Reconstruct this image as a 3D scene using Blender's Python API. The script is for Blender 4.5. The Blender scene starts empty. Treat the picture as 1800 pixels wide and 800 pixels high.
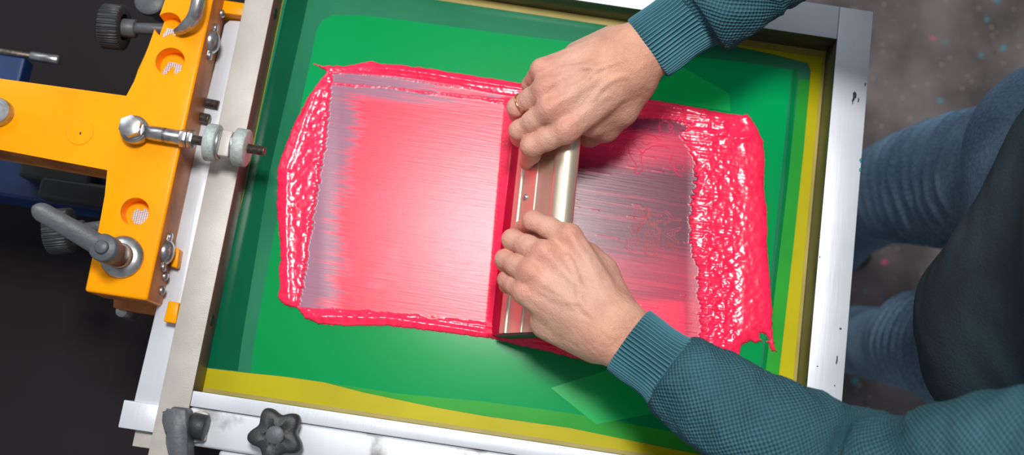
import bpy, bmesh, math, random
import numpy as np
from mathutils import Vector, Matrix
random.seed(7)
D = bpy.data; SC = bpy.context.scene; COL = SC.collection
PI = math.pi

# ------------------------------------------------------------------ camera, world, lights, exposure
TILT, ROLL, FPX, CAMZ = math.radians(11.5), math.radians(8.5), 1800.0, 1.95
cam_d = D.cameras.new('camera'); cam = D.objects.new('camera', cam_d); COL.objects.link(cam)
cam_d.sensor_fit = 'HORIZONTAL'; cam_d.sensor_width = 36; cam_d.lens = 36
cam_d.clip_start = 0.02
CM = Matrix.Rotation(TILT, 3, 'X') @ Matrix.Rotation(ROLL, 3, 'Z')
cam.matrix_world = Matrix.Translation((0, 0, CAMZ)) @ CM.to_4x4()
cam_d.dof.use_dof = True; cam_d.dof.focus_distance = 0.985; cam_d.dof.aperture_fstop = 3.6
SC.camera = cam
SC.view_settings.view_transform = 'Standard'; SC.view_settings.look = 'None'
SC.view_settings.gamma = 1; SC.view_settings.use_curve_mapping = False
SC.view_settings.exposure = -0.1

W = D.worlds.new('world'); SC.world = W; W.use_nodes = True
W.node_tree.nodes['Background'].inputs[0].default_value = (0.86, 0.93, 1.0, 1)
W.node_tree.nodes['Background'].inputs[1].default_value = 0.30

def area(name, loc, target, sx, sy, power, color):
    l = D.lights.new(name, 'AREA'); l.shape = 'RECTANGLE'; l.size = sx; l.size_y = sy
    l.energy = power; l.color = color
    o = D.objects.new(name, l); COL.objects.link(o); o.location = loc
    o.rotation_euler = (Vector(target) - Vector(loc)).to_track_quat('-Z', 'Y').to_euler()
    return o
area('ceiling_lamp', (-0.02, 0.63, 3.15), (0.0, 0.25, 0.9), 0.38, 0.40, 52, (1.0, 0.97, 0.93))
area('soft_fill_light', (-1.9, 1.7, 2.7), (0.0, 0.2, 0.9), 1.6, 1.2, 24, (0.9, 0.95, 1.0))  # added large fill that softens the shadows, no real window behind it

# ------------------------------------------------------------------ helpers
def at(u, v, z):
    d = CM @ Vector(((u - 900) / FPX, -(v - 400) / FPX, -1.0))
    return Vector((0, 0, CAMZ)) + d * ((z - CAMZ) / d.z)
CMN = np.array([list(r) for r in CM])
def to_uv(X, Y, Z):
    q = np.stack([X, Y, Z - CAMZ], -1) @ CMN
    return 900 + FPX * q[..., 0] / -q[..., 2], 400 - FPX * q[..., 1] / -q[..., 2]
def lin(r, g, b):
    f = lambda c: (c / 255 / 12.92) if c / 255 <= .04045 else ((c / 255 + .055) / 1.055) ** 2.4
    return (f(r), f(g), f(b), 1)

def mat(name, rgb, rough=.5, metal=0.0, var=0.0, vscale=20, stretch=(1, 1, 1), rgb2=None, bump=0.0, bscale=200,
        bstretch=(1, 1, 1), ior=1.45, spec=.5, coat=0.0, rvar=0.0, sss=0.0, thr=None, det=4):
    m = D.materials.new(name); m.use_nodes = True; nt = m.node_tree; N = nt.nodes; L = nt.links
    b = N['Principled BSDF']; c = lin(*rgb)
    b.inputs['Base Color'].default_value = c; b.inputs['Roughness'].default_value = rough
    b.inputs['Metallic'].default_value = metal; b.inputs['IOR'].default_value = ior
    b.inputs['Coat Weight'].default_value = coat; b.inputs['Specular IOR Level'].default_value = spec
    if sss:
        b.inputs['Subsurface Weight'].default_value = sss
        b.inputs['Subsurface Radius'].default_value = (1, .35, .2); b.inputs['Subsurface Scale'].default_value = .006
    tc = N.new('ShaderNodeTexCoord')
    def noise(scale, st, detail=4):
        mp = N.new('ShaderNodeMapping'); mp.inputs['Scale'].default_value = st
        L.new(tc.outputs['Object'], mp.inputs[0])
        n = N.new('ShaderNodeTexNoise'); n.inputs['Scale'].default_value = scale; n.inputs['Detail'].default_value = detail
        L.new(mp.outputs[0], n.inputs[0]); return n.outputs['Fac']
    if rgb2 or var:
        c2 = lin(*(rgb2 or tuple(x * (1 - var) for x in rgb)))
        r = N.new('ShaderNodeValToRGB')
        lo, hi = thr or (.35, .65)
        r.color_ramp.elements[0].position = lo; r.color_ramp.elements[1].position = hi
        r.color_ramp.elements[0].color = c2; r.color_ramp.elements[1].color = c
        nf = noise(vscale, stretch, det)
        L.new(nf, r.inputs[0]); L.new(r.outputs[0], b.inputs['Base Color'])
        if rvar:
            mr = N.new('ShaderNodeMapRange'); mr.inputs[3].default_value = rough - rvar; mr.inputs[4].default_value = rough + rvar
            L.new(nf, mr.inputs[0]); L.new(mr.outputs[0], b.inputs['Roughness'])
    if bump:
        bp = N.new('ShaderNodeBump'); bp.inputs['Strength'].default_value = 1; bp.inputs['Distance'].default_value = bump
        L.new(noise(bscale, bstretch), bp.inputs['Height']); L.new(bp.outputs[0], b.inputs['Normal'])
    return m

def link(name, me, material=None, parent=None, smooth=False):
    o = D.objects.new(name, me); COL.objects.link(o)
    if material:
        for m in (material if isinstance(material, (list, tuple)) else [material]): me.materials.append(m)
    if parent: o.parent = parent; 
    if smooth: me.shade_smooth()
    return o
def obj(name, bm, material, parent=None, smooth=False, auto=None):
    bmesh.ops.recalc_face_normals(bm, faces=bm.faces)
    me = D.meshes.new(name); bm.to_mesh(me); bm.free()
    o = link(name, me, material, parent, smooth)
    if auto:
        me.shade_smooth(); me.set_sharp_from_angle(angle=math.radians(auto))
    return o
def thing(name, label, cat, loc=(0, 0, 0), group=None):
    o = D.objects.new(name, None); COL.objects.link(o); o.empty_display_size = .02
    tag(o, label, cat, group); return o
def tag(o, label, cat, group=None, kind=None):
    o['label'] = label; o['category'] = cat
    if group: o['group'] = group
    if kind: o['kind'] = kind
    return o

def frame_of(d):
    d = Vector(d).normalized(); a = Vector((0, 0, 1)) if abs(d.z) < .9 else Vector((1, 0, 0))
    x = a.cross(d).normalized(); return x, d.cross(x).normalized(), d
def bm_prism(bm, pts, z0, z1, bev=0, seg=2, topmat=0):
    """closed outline pts (x,y) between z0 and z1, optional bevel on all edges"""
    lo = [bm.verts.new((p[0], p[1], z0)) for p in pts]; hi = [bm.verts.new((p[0], p[1], z1)) for p in pts]
    fs = [bm.faces.new(lo[::-1]), bm.faces.new(hi)]; n = len(pts)
    for i in range(n): fs.append(bm.faces.new((lo[i], lo[(i + 1) % n], hi[(i + 1) % n], hi[i])))
    if bev:
        es = list({e for f in fs for e in f.edges})
        bmesh.ops.bevel(bm, geom=es, offset=bev, segments=seg, affect='EDGES', profile=.5)
def bm_box(bm, x0, x1, y0, y1, z0, z1, bev=0, seg=2):
    bm_prism(bm, [(x0, y0), (x1, y0), (x1, y1), (x0, y1)], z0, z1, bev, seg)
def bm_lathe(bm, base, axis, prof, n=32, rfun=None, cap=True):
    """prof: list of (t along axis, radius)"""
    x, y, d = frame_of(axis); base = Vector(base); rings = []
    for t, r in prof:
        ring = []
        for i in range(n):
            a = 2 * PI * i / n; rr = r * (rfun(a, t) if rfun else 1)
            ring.append(bm.verts.new(base + d * t + x * (math.cos(a) * rr) + y * (math.sin(a) * rr)))
        rings.append(ring)
    for k in range(len(rings) - 1):
        for i in range(n):
            j = (i + 1) % n; bm.faces.new((rings[k][i], rings[k][j], rings[k + 1][j], rings[k + 1][i]))
    if cap: bm.faces.new(rings[0][::-1]); bm.faces.new(rings[-1])
def cyl(bm, a, b, r, n=24, bev=.0006, rfun=None):
    a = Vector(a); b = Vector(b); L = (b - a).length; bev = min(bev, r * .4, L * .3)
    bm_lathe(bm, a, b - a, [(0, r - bev), (bev, r), (L - bev, r), (L, r - bev)], n, rfun)
def thread(bm, a, b, r, pitch=.0013, n=20):
    a = Vector(a); b = Vector(b); L = (b - a).length; k = int(L / pitch); prof = []
    for i in range(k): prof += [(i * pitch, r * .86), ((i + .5) * pitch, r)]
    prof.append((L, r * .85)); bm_lathe(bm, a, b - a, prof, n)
def oriented_prism(bm, base, axis, outline, L, bev=.0006, xdir=None):
    """outline (x,y) extruded along axis from base"""
    d = Vector(axis).normalized()
    if xdir is None: x, y, d = frame_of(axis)
    else:
        x = (Vector(xdir) - d * Vector(xdir).dot(d)).normalized(); y = d.cross(x)
    b2 = bmesh.new(); bm_prism(b2, outline, 0, L, bev)
    M = Matrix((x, y, d)).transposed().to_4x4(); M.translation = Vector(base)
    b2.transform(M); me = D.meshes.new('tmp'); b2.to_mesh(me); b2.free(); bm.from_mesh(me); D.meshes.remove(me)
def hexo(r): return [(r * math.cos(PI / 3 * i), r * math.sin(PI / 3 * i)) for i in range(6)]
def catmull(P, n):
    P = [np.array(p, float) for p in P]; P = [2 * P[0] - P[1]] + P + [2 * P[-1] - P[-2]]; out = []
    m = len(P) - 3
    for k in range(n + 1):
        s = min(k / n * m, m - 1e-9); i = int(s); t = s - i
        a, b, c, d = P[i:i + 4]
        out.append(.5 * (2 * b + (c - a) * t + (2 * a - 5 * b + 4 * c - d) * t * t + (3 * b - a - 3 * c + d) * t ** 3))
    return np.array(out)
def sweep(name, ctrl, n_along, n_round, material, parent, disp=None, cap=True, ref=(0, 0, 1)):
    """ctrl rows: x, y, z, r_side, r_up ; disp(u 0..1, v metres) -> offset"""
    C = catmull(ctrl, n_along); pos = C[:, :3]; T = np.gradient(pos, axis=0); T /= np.linalg.norm(T, axis=1)[:, None]
    ln = np.concatenate([[0], np.cumsum(np.linalg.norm(np.diff(pos, axis=0), axis=1))])
    ref = np.array(ref, float)
    side = np.cross(ref, T); side /= np.linalg.norm(side, axis=1)[:, None]; up = np.cross(T, side)
    th = np.arange(n_round) / n_round * 2 * PI
    U, V = np.meshgrid(np.arange(n_round) / n_round, ln)
    d = disp(U, V, ln[-1]) if disp else np.zeros_like(U)
    ct, st = np.cos(th)[None, :, None], np.sin(th)[None, :, None]
    rs, ru = C[:, 3][:, None] + d, C[:, 4][:, None] + d
    Vx = pos[:, None, :] + side[:, None, :] * (rs[..., None] * ct) + up[:, None, :] * (ru[..., None] * st)
    verts = Vx.reshape(-1, 3); nr = n_round; faces = []; uvs = []
    for k in range(n_along):
        for i in range(nr):
            j = (i + 1) % nr; faces.append((k * nr + i, k * nr + j, (k + 1) * nr + j, (k + 1) * nr + i))
            u0, u1 = i / nr, (i + 1) / nr; uvs += [(u0, ln[k]), (u1, ln[k]), (u1, ln[k + 1]), (u0, ln[k + 1])]
    if cap:
        for base, k in ((0, 0), (n_along * nr, n_along)):
            faces.append(tuple(base + i for i in (range(nr - 1, -1, -1) if k == 0 else range(nr)))); uvs += [(0, ln[k])] * nr
    me = D.meshes.new(name); me.from_pydata(verts.tolist(), [], faces)
    uv = me.uv_layers.new(name='UVMap'); uv.data.foreach_set('uv', np.array(uvs).ravel())
    return link(name, me, material, parent, True)

# noise in numpy
def vnoise(x, y, seed=0):
    xi = np.floor(x).astype(np.int64); yi = np.floor(y).astype(np.int64); fx = x - xi; fy = y - yi
    fx = fx * fx * (3 - 2 * fx); fy = fy * fy * (3 - 2 * fy)
    def h(a, b):
        n = (a * 374761393 + b * 668265263 + seed * 974634777) & 0x7fffffff
        n = ((n ^ (n >> 13)) * 1274126177) & 0x7fffffff
        return ((n ^ (n >> 16)) & 0xffff) / 65535.0
    return (h(xi, yi) * (1 - fx) + h(xi + 1, yi) * fx) * (1 - fy) + (h(xi, yi + 1) * (1 - fx) + h(xi + 1, yi + 1) * fx) * fy
def fbm(x, y, o=3, seed=0):
    s = 0; a = 1; t = 0
    for k in range(o): s = s + a * (vnoise(x, y, seed + k * 17) - .5); t += a; a *= .5; x = x * 2.03; y = y * 2.03
    return s / t * 2
def sdpoly(U, V, poly):
    d = np.full(U.shape, 1e9); ins = np.zeros(U.shape, bool); n = len(poly)
    for i in range(n):
        ax, ay = poly[i]; bx, by = poly[(i + 1) % n]; ex, ey = bx - ax, by - ay
        t = np.clip(((U - ax) * ex + (V - ay) * ey) / (ex * ex + ey * ey), 0, 1)
        d = np.minimum(d, np.hypot(U - ax - t * ex, V - ay - t * ey))
        if ay != by:
            c = ((ay > V) != (by > V)) & (U < ex * (V - ay) / ey + ax); ins ^= c
    return np.where(ins, -d, d)
def ss(a, b, x):
    t = np.clip((x - a) / (b - a), 0, 1); return t * t * (3 - 2 * t)

# implicit bodies: smooth union of tapered capsules, meshed with surface nets
class Field:
    def __init__(s, lo, hi, h):
        s.lo = np.array(lo, float); s.h = h; s.n = np.ceil((np.array(hi) - s.lo) / h).astype(int) + 1
        s.F = np.full(s.n, .05, np.float32)
    def blank(s):
        f = Field.__new__(Field); f.lo, f.h, f.n = s.lo, s.h, s.n; f.F = np.full(s.n, .05, np.float32); return f
    def cap(s, a, b, ra, rb, k=.004, sub=False, squash=None):
        a = np.array(a, float); b = np.array(b, float); m = max(ra, rb) + k + 2 * s.h
        i0 = np.maximum(((np.minimum(a, b) - m - s.lo) / s.h).astype(int), 0)
        i1 = np.minimum(((np.maximum(a, b) + m - s.lo) / s.h).astype(int) + 2, s.n)
        if (i1 <= i0).any(): return
        g = np.ogrid[i0[0]:i1[0], i0[1]:i1[1], i0[2]:i1[2]]
        X, Y, Z = [(g[q] * s.h + s.lo[q]).astype(np.float32) for q in range(3)]
        ab = b - a; L2 = max(float(ab @ ab), 1e-12)
        t = np.clip(((X - a[0]) * ab[0] + (Y - a[1]) * ab[1] + (Z - a[2]) * ab[2]) / L2, 0, 1)
        dx, dy, dz = X - a[0] - t * ab[0], Y - a[1] - t * ab[1], Z - a[2] - t * ab[2]
        if squash is not None: dx, dy, dz = dx / squash[0], dy / squash[1], dz / squash[2]
        d = np.sqrt(dx * dx + dy * dy + dz * dz) - (ra + t * (rb - ra))
        if squash is not None: d = d * min(squash)
        sl = tuple(slice(i0[q], i1[q]) for q in range(3)); f = s.F[sl]
        if sub:
            f2 = -f; hh = np.maximum(k - np.abs(f2 - d), 0) / k
            s.F[sl] = -(np.minimum(f2, d) - hh * hh * k * .25)
        else:
            hh = np.maximum(k - np.abs(f - d), 0) / k
            s.F[sl] = np.minimum(f, d) - hh * hh * k * .25
    def merge(s, o, k):
        hh = np.maximum(k - np.abs(s.F - o.F), 0) / k; s.F = np.minimum(s.F, o.F) - hh * hh * k * .25
    def mesh(s):
        F = s.F; S = F < 0; A = S[:-1, :-1, :-1].astype(np.int8)
        c = sum(S[i:F.shape[0] - 1 + i, j:F.shape[1] - 1 + j, k:F.shape[2] - 1 + k].astype(np.int8) for i in (0, 1) for j in (0, 1) for k in (0, 1))
        act = (c > 0) & (c < 8); I = np.argwhere(act); vid = np.full(act.shape, -1, np.int64); vid[act] = np.arange(len(I))
        P = np.zeros((len(I), 3)); n = np.zeros(len(I))
        for ax in range(3):
            for p in (0, 1):
                for q in (0, 1):
                    o = [0, 0, 0]; o[(ax + 1) % 3] = p; o[(ax + 2) % 3] = q; e = list(o); e[ax] = 1
                    fa = F[I[:, 0] + o[0], I[:, 1] + o[1], I[:, 2] + o[2]].astype(float); fb = F[I[:, 0] + e[0], I[:, 1] + e[1], I[:, 2] + e[2]].astype(float)
                    m = (fa < 0) != (fb < 0); t = np.where(m, fa / np.where(m, fa - fb, 1), 0)
                    pos = np.tile(np.array(o, float), (len(I), 1)); pos[:, ax] = t
                    P += pos * m[:, None]; n += m
        V = s.lo + s.h * (I + P / n[:, None]); Q = []
        for ax in range(3):
            b, cc = (ax + 1) % 3, (ax + 2) % 3
            s0 = [slice(1, -1)] * 3; s1 = [slice(1, -1)] * 3; s0[ax] = slice(0, -1); s1[ax] = slice(1, None)
            a0 = S[tuple(s0)]; a1 = S[tuple(s1)]; E = np.argwhere(a0 != a1); fl = a0[tuple(E.T)]
            base = E.copy(); base[:, b] += 1; base[:, cc] += 1
            def cell(db, dc):
                k = base.copy(); k[:, b] -= db; k[:, cc] -= dc; return vid[k[:, 0], k[:, 1], k[:, 2]]
            q = np.stack([cell(1, 1), cell(0, 1), cell(0, 0), cell(1, 0)], 1); q[~fl] = q[~fl][:, ::-1]; Q.append(q)
        Q = np.concatenate(Q); Q = Q[(Q >= 0).all(1)]
        return V, Q

# ------------------------------------------------------------------ materials
M_ = {}
M_['floor'] = mat('stained_concrete', (122, 112, 112), .8, var=.35, vscale=7, bump=.002, bscale=60)
M_['rail_white'] = mat('pale_aluminium', (214, 219, 228), .42, .2, var=.06, vscale=7, stretch=(2, 2, 1), bump=.00015, bscale=300, bstretch=(1, .08, 1))
M_['rail_dirty'] = mat('smudged_aluminium', (210, 214, 220), .45, .2, rgb2=(128, 126, 126), vscale=22, thr=(.36, .46), stretch=(1, .7, 1), det=8)
M_['rail_beige'] = mat('dull_aluminium', (190, 184, 177), .5, .15, var=.07, vscale=30, bump=.00015, bscale=700)
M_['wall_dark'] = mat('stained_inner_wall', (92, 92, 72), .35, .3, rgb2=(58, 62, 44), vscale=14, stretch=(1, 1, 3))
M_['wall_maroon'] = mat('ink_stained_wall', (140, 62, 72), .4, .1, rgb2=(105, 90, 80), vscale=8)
M_['mesh_yellow'] = mat('yellow_mesh', (192, 180, 0), .35, 0, spec=.2, var=.10, vscale=6, bump=.00003, bscale=2500)
M_['green'] = mat('green_emulsion', (0, 152, 84), .16, 0, rgb2=(0, 142, 72), vscale=4, spec=.3, bump=.00002, bscale=1600, det=1)
M_['green_dark'] = mat('dark_green_tape', (0, 92, 62), .12, 0, rgb2=(6, 78, 54), vscale=7, spec=.3)
M_['green_deep'] = mat('deep_green_tape', (0, 122, 62), .15, 0, rgb2=(0, 108, 58), vscale=9, spec=.3)
M_['green_mid'] = mat('grey_green_tape', (44, 122, 88), .15, 0, rgb2=(26, 110, 76), vscale=9, spec=.3)
M_['green_light'] = mat('light_green_tape', (52, 165, 52), .2, 0, rgb2=(36, 142, 54), vscale=6, spec=.3)
M_['green_bright'] = mat('bright_green_patch', (10, 176, 84), .2)
M_['tan'] = mat('tan_glue', (170, 152, 78), .45, 0, rgb2=(150, 136, 60), vscale=20)
M_['steel'] = mat('steel', (196, 196, 198), .3, .9, var=.25, vscale=80)
M_['thread'] = mat('threaded_steel', (128, 118, 110), .45, .8, var=.3, vscale=200)
M_['zinc'] = mat('zinc_knurl', (192, 202, 200), .5, .3, var=.1, vscale=300, bump=.0004, bscale=1400)
M_['orange'] = mat('orange_enamel', (255, 164, 0), .32, 0, rgb2=(253, 154, 0), vscale=14, spec=.2, bump=.0001, bscale=90)
M_['orange_brown'] = mat('brownish_orange_enamel', (206, 130, 62), .5, 0, rgb2=(160, 92, 48), vscale=30)
M_['black'] = mat('black_plastic', (52, 54, 58), .5, 0, var=.2, vscale=30, bump=.0002, bscale=500)
M_['grey_plastic'] = mat('dark_grey_lever', (84, 88, 94), .45, 0, var=.12, vscale=40, bump=.0003, bscale=260)
M_['brown'] = mat('rusty_sleeve', (104, 62, 30), .45, .2, var=.4, vscale=60)
M_['panel'] = mat('matte_black_panel', (32, 25, 30), .7, 0, rgb2=(20, 16, 18), spec=.25, vscale=2)
M_['blue'] = mat('blue_enamel', (14, 62, 124), .5, 0, rgb2=(8, 34, 74), vscale=12)
M_['alu'] = mat('satin_squeegee_aluminium', (232, 218, 196), .4, .75, var=.08, vscale=40, stretch=(1, .1, 1), bump=.00006, bscale=900, bstretch=(1, .05, 1))
M_['blade'] = mat('inked_blade', (168, 8, 48), .3, 0, ior=1.5)
M_['copper'] = mat('gold_ring', (236, 172, 128), .18, 1)
M_['line'] = mat('stencil_line_pink', (196, 84, 92), .5)
M_['line2'] = mat('stencil_drawing_pink', (222, 40, 88), .5)
M_['smear'] = mat('dark_speck', (40, 52, 64), .6)
M_['teal_ink'] = mat('teal_speck', (10, 130, 140), .5)
M_['shoe'] = mat('dark_canvas', (40, 36, 40), .8)
M_['hair'] = mat('brown_hair', (52, 36, 26), .6, bump=.002, bscale=120, bstretch=(1, 1, .1))

# floor with scattered paint flecks (stains that belong to the floor)
nt = M_['floor'].node_tree; N = nt.nodes; L = nt.links; b = N['Principled BSDF']
src = b.inputs['Base Color'].links[0].from_socket
tc = N.new('ShaderNodeTexCoord')
for sc, colr, thr, seed in ((14, (226, 90, 140), .11, 0), (20, (70, 150, 164), .10, 4.3), (48, (168, 154, 142), .12, 9.1), (16, (76, 70, 70), .08, 2.2)):
    mp = N.new('ShaderNodeMapping'); mp.inputs['Location'].default_value = (seed, seed * 1.7, 0); L.new(tc.outputs['Object'], mp.inputs[0])
    vo = N.new('ShaderNodeTexVoronoi'); vo.inputs['Scale'].default_value = sc; L.new(mp.outputs[0], vo.inputs[0])
    no = N.new('ShaderNodeTexNoise'); no.inputs['Scale'].default_value = sc * 3; L.new(mp.outputs[0], no.inputs[0])
    ad = N.new('ShaderNodeMath'); ad.operation = 'MULTIPLY_ADD'; ad.inputs[1].default_value = .35; L.new(no.outputs[0], ad.inputs[0]); L.new(vo.outputs['Distance'], ad.inputs[2])
    mr = N.new('ShaderNodeMapRange'); mr.inputs[1].default_value = thr + .15; mr.inputs[2].default_value = thr + .19; mr.inputs[3].default_value = .8; mr.inputs[4].default_value = 0
    L.new(ad.outputs[0], mr.inputs[0]); mx = N.new('ShaderNodeMix'); mx.data_type = 'RGBA'
    L.new(mr.outputs[0], mx.inputs[0]); L.new(src, mx.inputs[6]); mx.inputs[7].default_value = lin(*colr); src = mx.outputs[2]
L.new(src, b.inputs['Base Color'])

def cloth(name, rgb, rgb2, kind):
    m = D.materials.new(name); m.use_nodes = True; nt = m.node_tree; N = nt.nodes; L = nt.links; b = N['Principled BSDF']
    b.inputs['Roughness'].default_value = .9; b.inputs['Specular IOR Level'].default_value = .15
    uv = N.new('ShaderNodeUVMap'); sp = N.new('ShaderNodeSeparateXYZ'); L.new(uv.outputs[0], sp.inputs[0])
    def mth(op, a, bb=None, c=None):
        n = N.new('ShaderNodeMath'); n.operation = op
        for k, v in enumerate((a, bb, c)):
            if v is None: continue
            if isinstance(v, (int, float)): n.inputs[k].default_value = v
            else: L.new(v, n.inputs[k])
        return n.outputs[0]
    no = N.new('ShaderNodeTexNoise'); no.inputs['Scale'].default_value = 14; tcx = N.new('ShaderNodeTexCoord'); L.new(tcx.outputs['Object'], no.inputs[0])
    if kind == 'rib':
        h = mth('ADD', mth('MULTIPLY', mth('SINE', mth('MULTIPLY', sp.outputs[0], 2 * PI * 54)), .5), .5)
    elif kind == 'waffle':
        su = mth('SINE', mth('MULTIPLY', sp.outputs[0], 2 * PI * 64)); sv = mth('SINE', mth('MULTIPLY', sp.outputs[1], 2 * PI * 225))
        h = mth('ADD', mth('MULTIPLY', mth('MULTIPLY', su, sv), .5), .5)
    else:
        wv = mth('SINE', mth('MULTIPLY', mth('ADD', mth('MULTIPLY', sp.outputs[0], .45), sp.outputs[1]), 2 * PI * 500))
        n2 = N.new('ShaderNodeTexNoise'); n2.inputs['Scale'].default_value = 260; L.new(tcx.outputs['Object'], n2.inputs[0])
        h = mth('ADD', mth('MULTIPLY', wv, .2), n2.outputs[0])
    mx = N.new('ShaderNodeMix'); mx.data_type = 'RGBA'; mx.inputs[6].default_value = lin(*rgb2); mx.inputs[7].default_value = lin(*rgb)
    f = mth('ADD', mth('MULTIPLY', h, .62), mth('MULTIPLY', mth('SUBTRACT', no.outputs[0], .3), .75)); L.new(f, mx.inputs[0]); L.new(mx.outputs[2], b.inputs['Base Color'])
    bp = N.new('ShaderNodeBump'); bp.inputs['Distance'].default_value = {'rib': .0016, 'waffle': .0020, 'denim': .0006}[kind]
    L.new(h, bp.inputs['Height']); L.new(bp.outputs[0], b.inputs['Normal'])
    return m
M_['rib'] = cloth('teal_rib_knit', (92, 146, 160), (34, 74, 88), 'rib')
M_['waffle'] = cloth('teal_waffle_knit', (76, 124, 136), (22, 50, 62), 'waffle')
M_['denim'] = cloth('blue_denim', (150, 182, 206), (42, 68, 98), 'denim')
M_['torso'] = mat('teal_knit_shaded', (36, 62, 72), .95, var=.35, vscale=9, bump=.0008, bscale=400)  # same sweater as the sleeves, darkened to paint in the torso's shade

# skin: base colour from a vertex colour that is redder at the knuckles
def skin_material():
    m = D.materials.new('skin'); m.use_nodes = True; nt = m.node_tree; N = nt.nodes; L = nt.links; b = N['Principled BSDF']
    at_ = N.new('ShaderNodeAttribute'); at_.attribute_name = 'tone'
    tc = N.new('ShaderNodeTexCoord'); n1 = N.new('ShaderNodeTexNoise'); n1.inputs['Scale'].default_value = 45; n1.inputs['Detail'].default_value = 6; L.new(tc.outputs['Object'], n1.inputs[0])
    mx = N.new('ShaderNodeMix'); mx.data_type = 'RGBA'; mx.blend_type = 'MULTIPLY'; mx.inputs[0].default_value = 1
    r = N.new('ShaderNodeValToRGB'); r.color_ramp.elements[0].position = .3; r.color_ramp.elements[1].position = .7
    r.color_ramp.elements[0].color = (.84, .76, .74, 1); r.color_ramp.elements[1].color = (1.04, 1.03, 1.02, 1)
    L.new(n1.outputs[0], r.inputs[0]); L.new(at_.outputs['Color'], mx.inputs[6]); L.new(r.outputs[0], mx.inputs[7]); L.new(mx.outputs[2], b.inputs['Base Color'])
    b.inputs['Roughness'].default_value = .52; b.inputs['Subsurface Weight'].default_value = .18
    b.inputs['Subsurface Radius'].default_value = (1, .35, .2); b.inputs['Subsurface Scale'].default_value = .004
    vo = N.new('ShaderNodeTexVoronoi'); vo.inputs['Scale'].default_value = 900; L.new(tc.outputs['Object'], vo.inputs[0])
    n2 = N.new('ShaderNodeTexNoise'); n2.inputs['Scale'].default_value = 160; n2.inputs['Detail'].default_value = 5; L.new(tc.outputs['Object'], n2.inputs[0])
    ad = N.new('ShaderNodeMath'); ad.operation = 'MULTIPLY_ADD'; ad.inputs[1].default_value = .25; L.new(vo.outputs['Distance'], ad.inputs[0]); L.new(n2.outputs[0], ad.inputs[2])
    bp = N.new('ShaderNodeBump'); bp.inputs['Distance'].default_value = .0011; L.new(ad.outputs[0], bp.inputs['Height']); L.new(bp.outputs[0], b.inputs['Normal'])
    return m
M_['skin'] = skin_material()

def ink_material():
    m = D.materials.new('pink_ink'); m.use_nodes = True; nt = m.node_tree; N = nt.nodes; L = nt.links; b = N['Principled BSDF']
    c = N.new('ShaderNodeAttribute'); c.attribute_name = 'tint'; f = N.new('ShaderNodeAttribute'); f.attribute_name = 'film'
    L.new(c.outputs['Color'], b.inputs['Base Color'])
    mr = N.new('ShaderNodeMapRange'); mr.inputs[3].default_value = .2; mr.inputs[4].default_value = .27; L.new(f.outputs['Fac'], mr.inputs[0]); L.new(mr.outputs[0], b.inputs['Roughness'])
    ms = N.new('ShaderNodeMapRange'); ms.inputs[3].default_value = .42; ms.inputs[4].default_value = .30; L.new(f.outputs['Fac'], ms.inputs[0]); L.new(ms.outputs[0], b.inputs['Specular IOR Level'])
    b.inputs['IOR'].default_value = 1.5
    tc = N.new('ShaderNodeTexCoord'); mp = N.new('ShaderNodeMapping'); mp.inputs['Scale'].default_value = (.035, 1, 1); mp.inputs['Rotation'].default_value = (0, 0, .02); L.new(tc.outputs['Object'], mp.inputs[0])
    n1 = N.new('ShaderNodeTexNoise'); n1.inputs['Scale'].default_value = 620; n1.inputs['Detail'].default_value = 3; L.new(mp.outputs[0], n1.inputs[0])
    n2 = N.new('ShaderNodeTexNoise'); n2.inputs['Scale'].default_value = 1300; n2.inputs['Detail'].default_value = 2; L.new(tc.outputs['Object'], n2.inputs[0])
    ad = N.new('ShaderNodeMath'); ad.operation = 'MULTIPLY_ADD'; ad.inputs[1].default_value = .35; L.new(n2.outputs[0], ad.inputs[0]); L.new(n1.outputs[0], ad.inputs[2])
    mu = N.new('ShaderNodeMath'); mu.operation = 'MULTIPLY'; L.new(ad.outputs[0], mu.inputs[0]); L.new(f.outputs['Fac'], mu.inputs[1])
    bp = N.new('ShaderNodeBump'); bp.inputs['Distance'].default_value = .0001; L.new(mu.outputs[0], bp.inputs['Height']); L.new(bp.outputs[0], b.inputs['Normal'])
    return m
M_['ink'] = ink_material()

def grid_material():
    m = D.materials.new('white_grid_scale'); m.use_nodes = True; nt = m.node_tree; N = nt.nodes; L = nt.links; b = N['Principled BSDF']
    tc = N.new('ShaderNodeTexCoord'); br = N.new('ShaderNodeTexBrick'); br.offset = 0
    br.inputs['Scale'].default_value = 420; br.inputs['Color1'].default_value = (.8, .78, .8, 1); br.inputs['Color2'].default_value = (.7, .68, .72, 1)
    br.inputs['Mortar'].default_value = (.2, .17, .2, 1); br.inputs['Mortar Size'].default_value = .12; br.inputs['Brick Width'].default_value = .9; br.inputs['Row Height'].default_value = .7
    L.new(tc.outputs['Object'], br.inputs[0]); L.new(br.outputs[0], b.inputs['Base Color']); return m
M_['grid'] = grid_material()

# ------------------------------------------------------------------ setting
bm = bmesh.new(); bm_box(bm, -2.5, 2.5, -2.2, 2.6, -.1, 0); fl = obj('floor', bm, M_['floor']); fl['kind'] = 'structure'

# press base below the orange arm
t = thing('press_housing', 'matte black press housing filling the lower left below the orange arm', 'press base')
bm = bmesh.new(); bm_box(bm, -1.1, -.30, -.35, .95, .56, .60, .004); obj('top_panel', bm, M_['panel'], t)
bm = bmesh.new(); bm_box(bm, -1.0, -.42, -.25, .85, 0, .56, .004); obj('cabinet', bm, M_['panel'], t)

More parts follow.
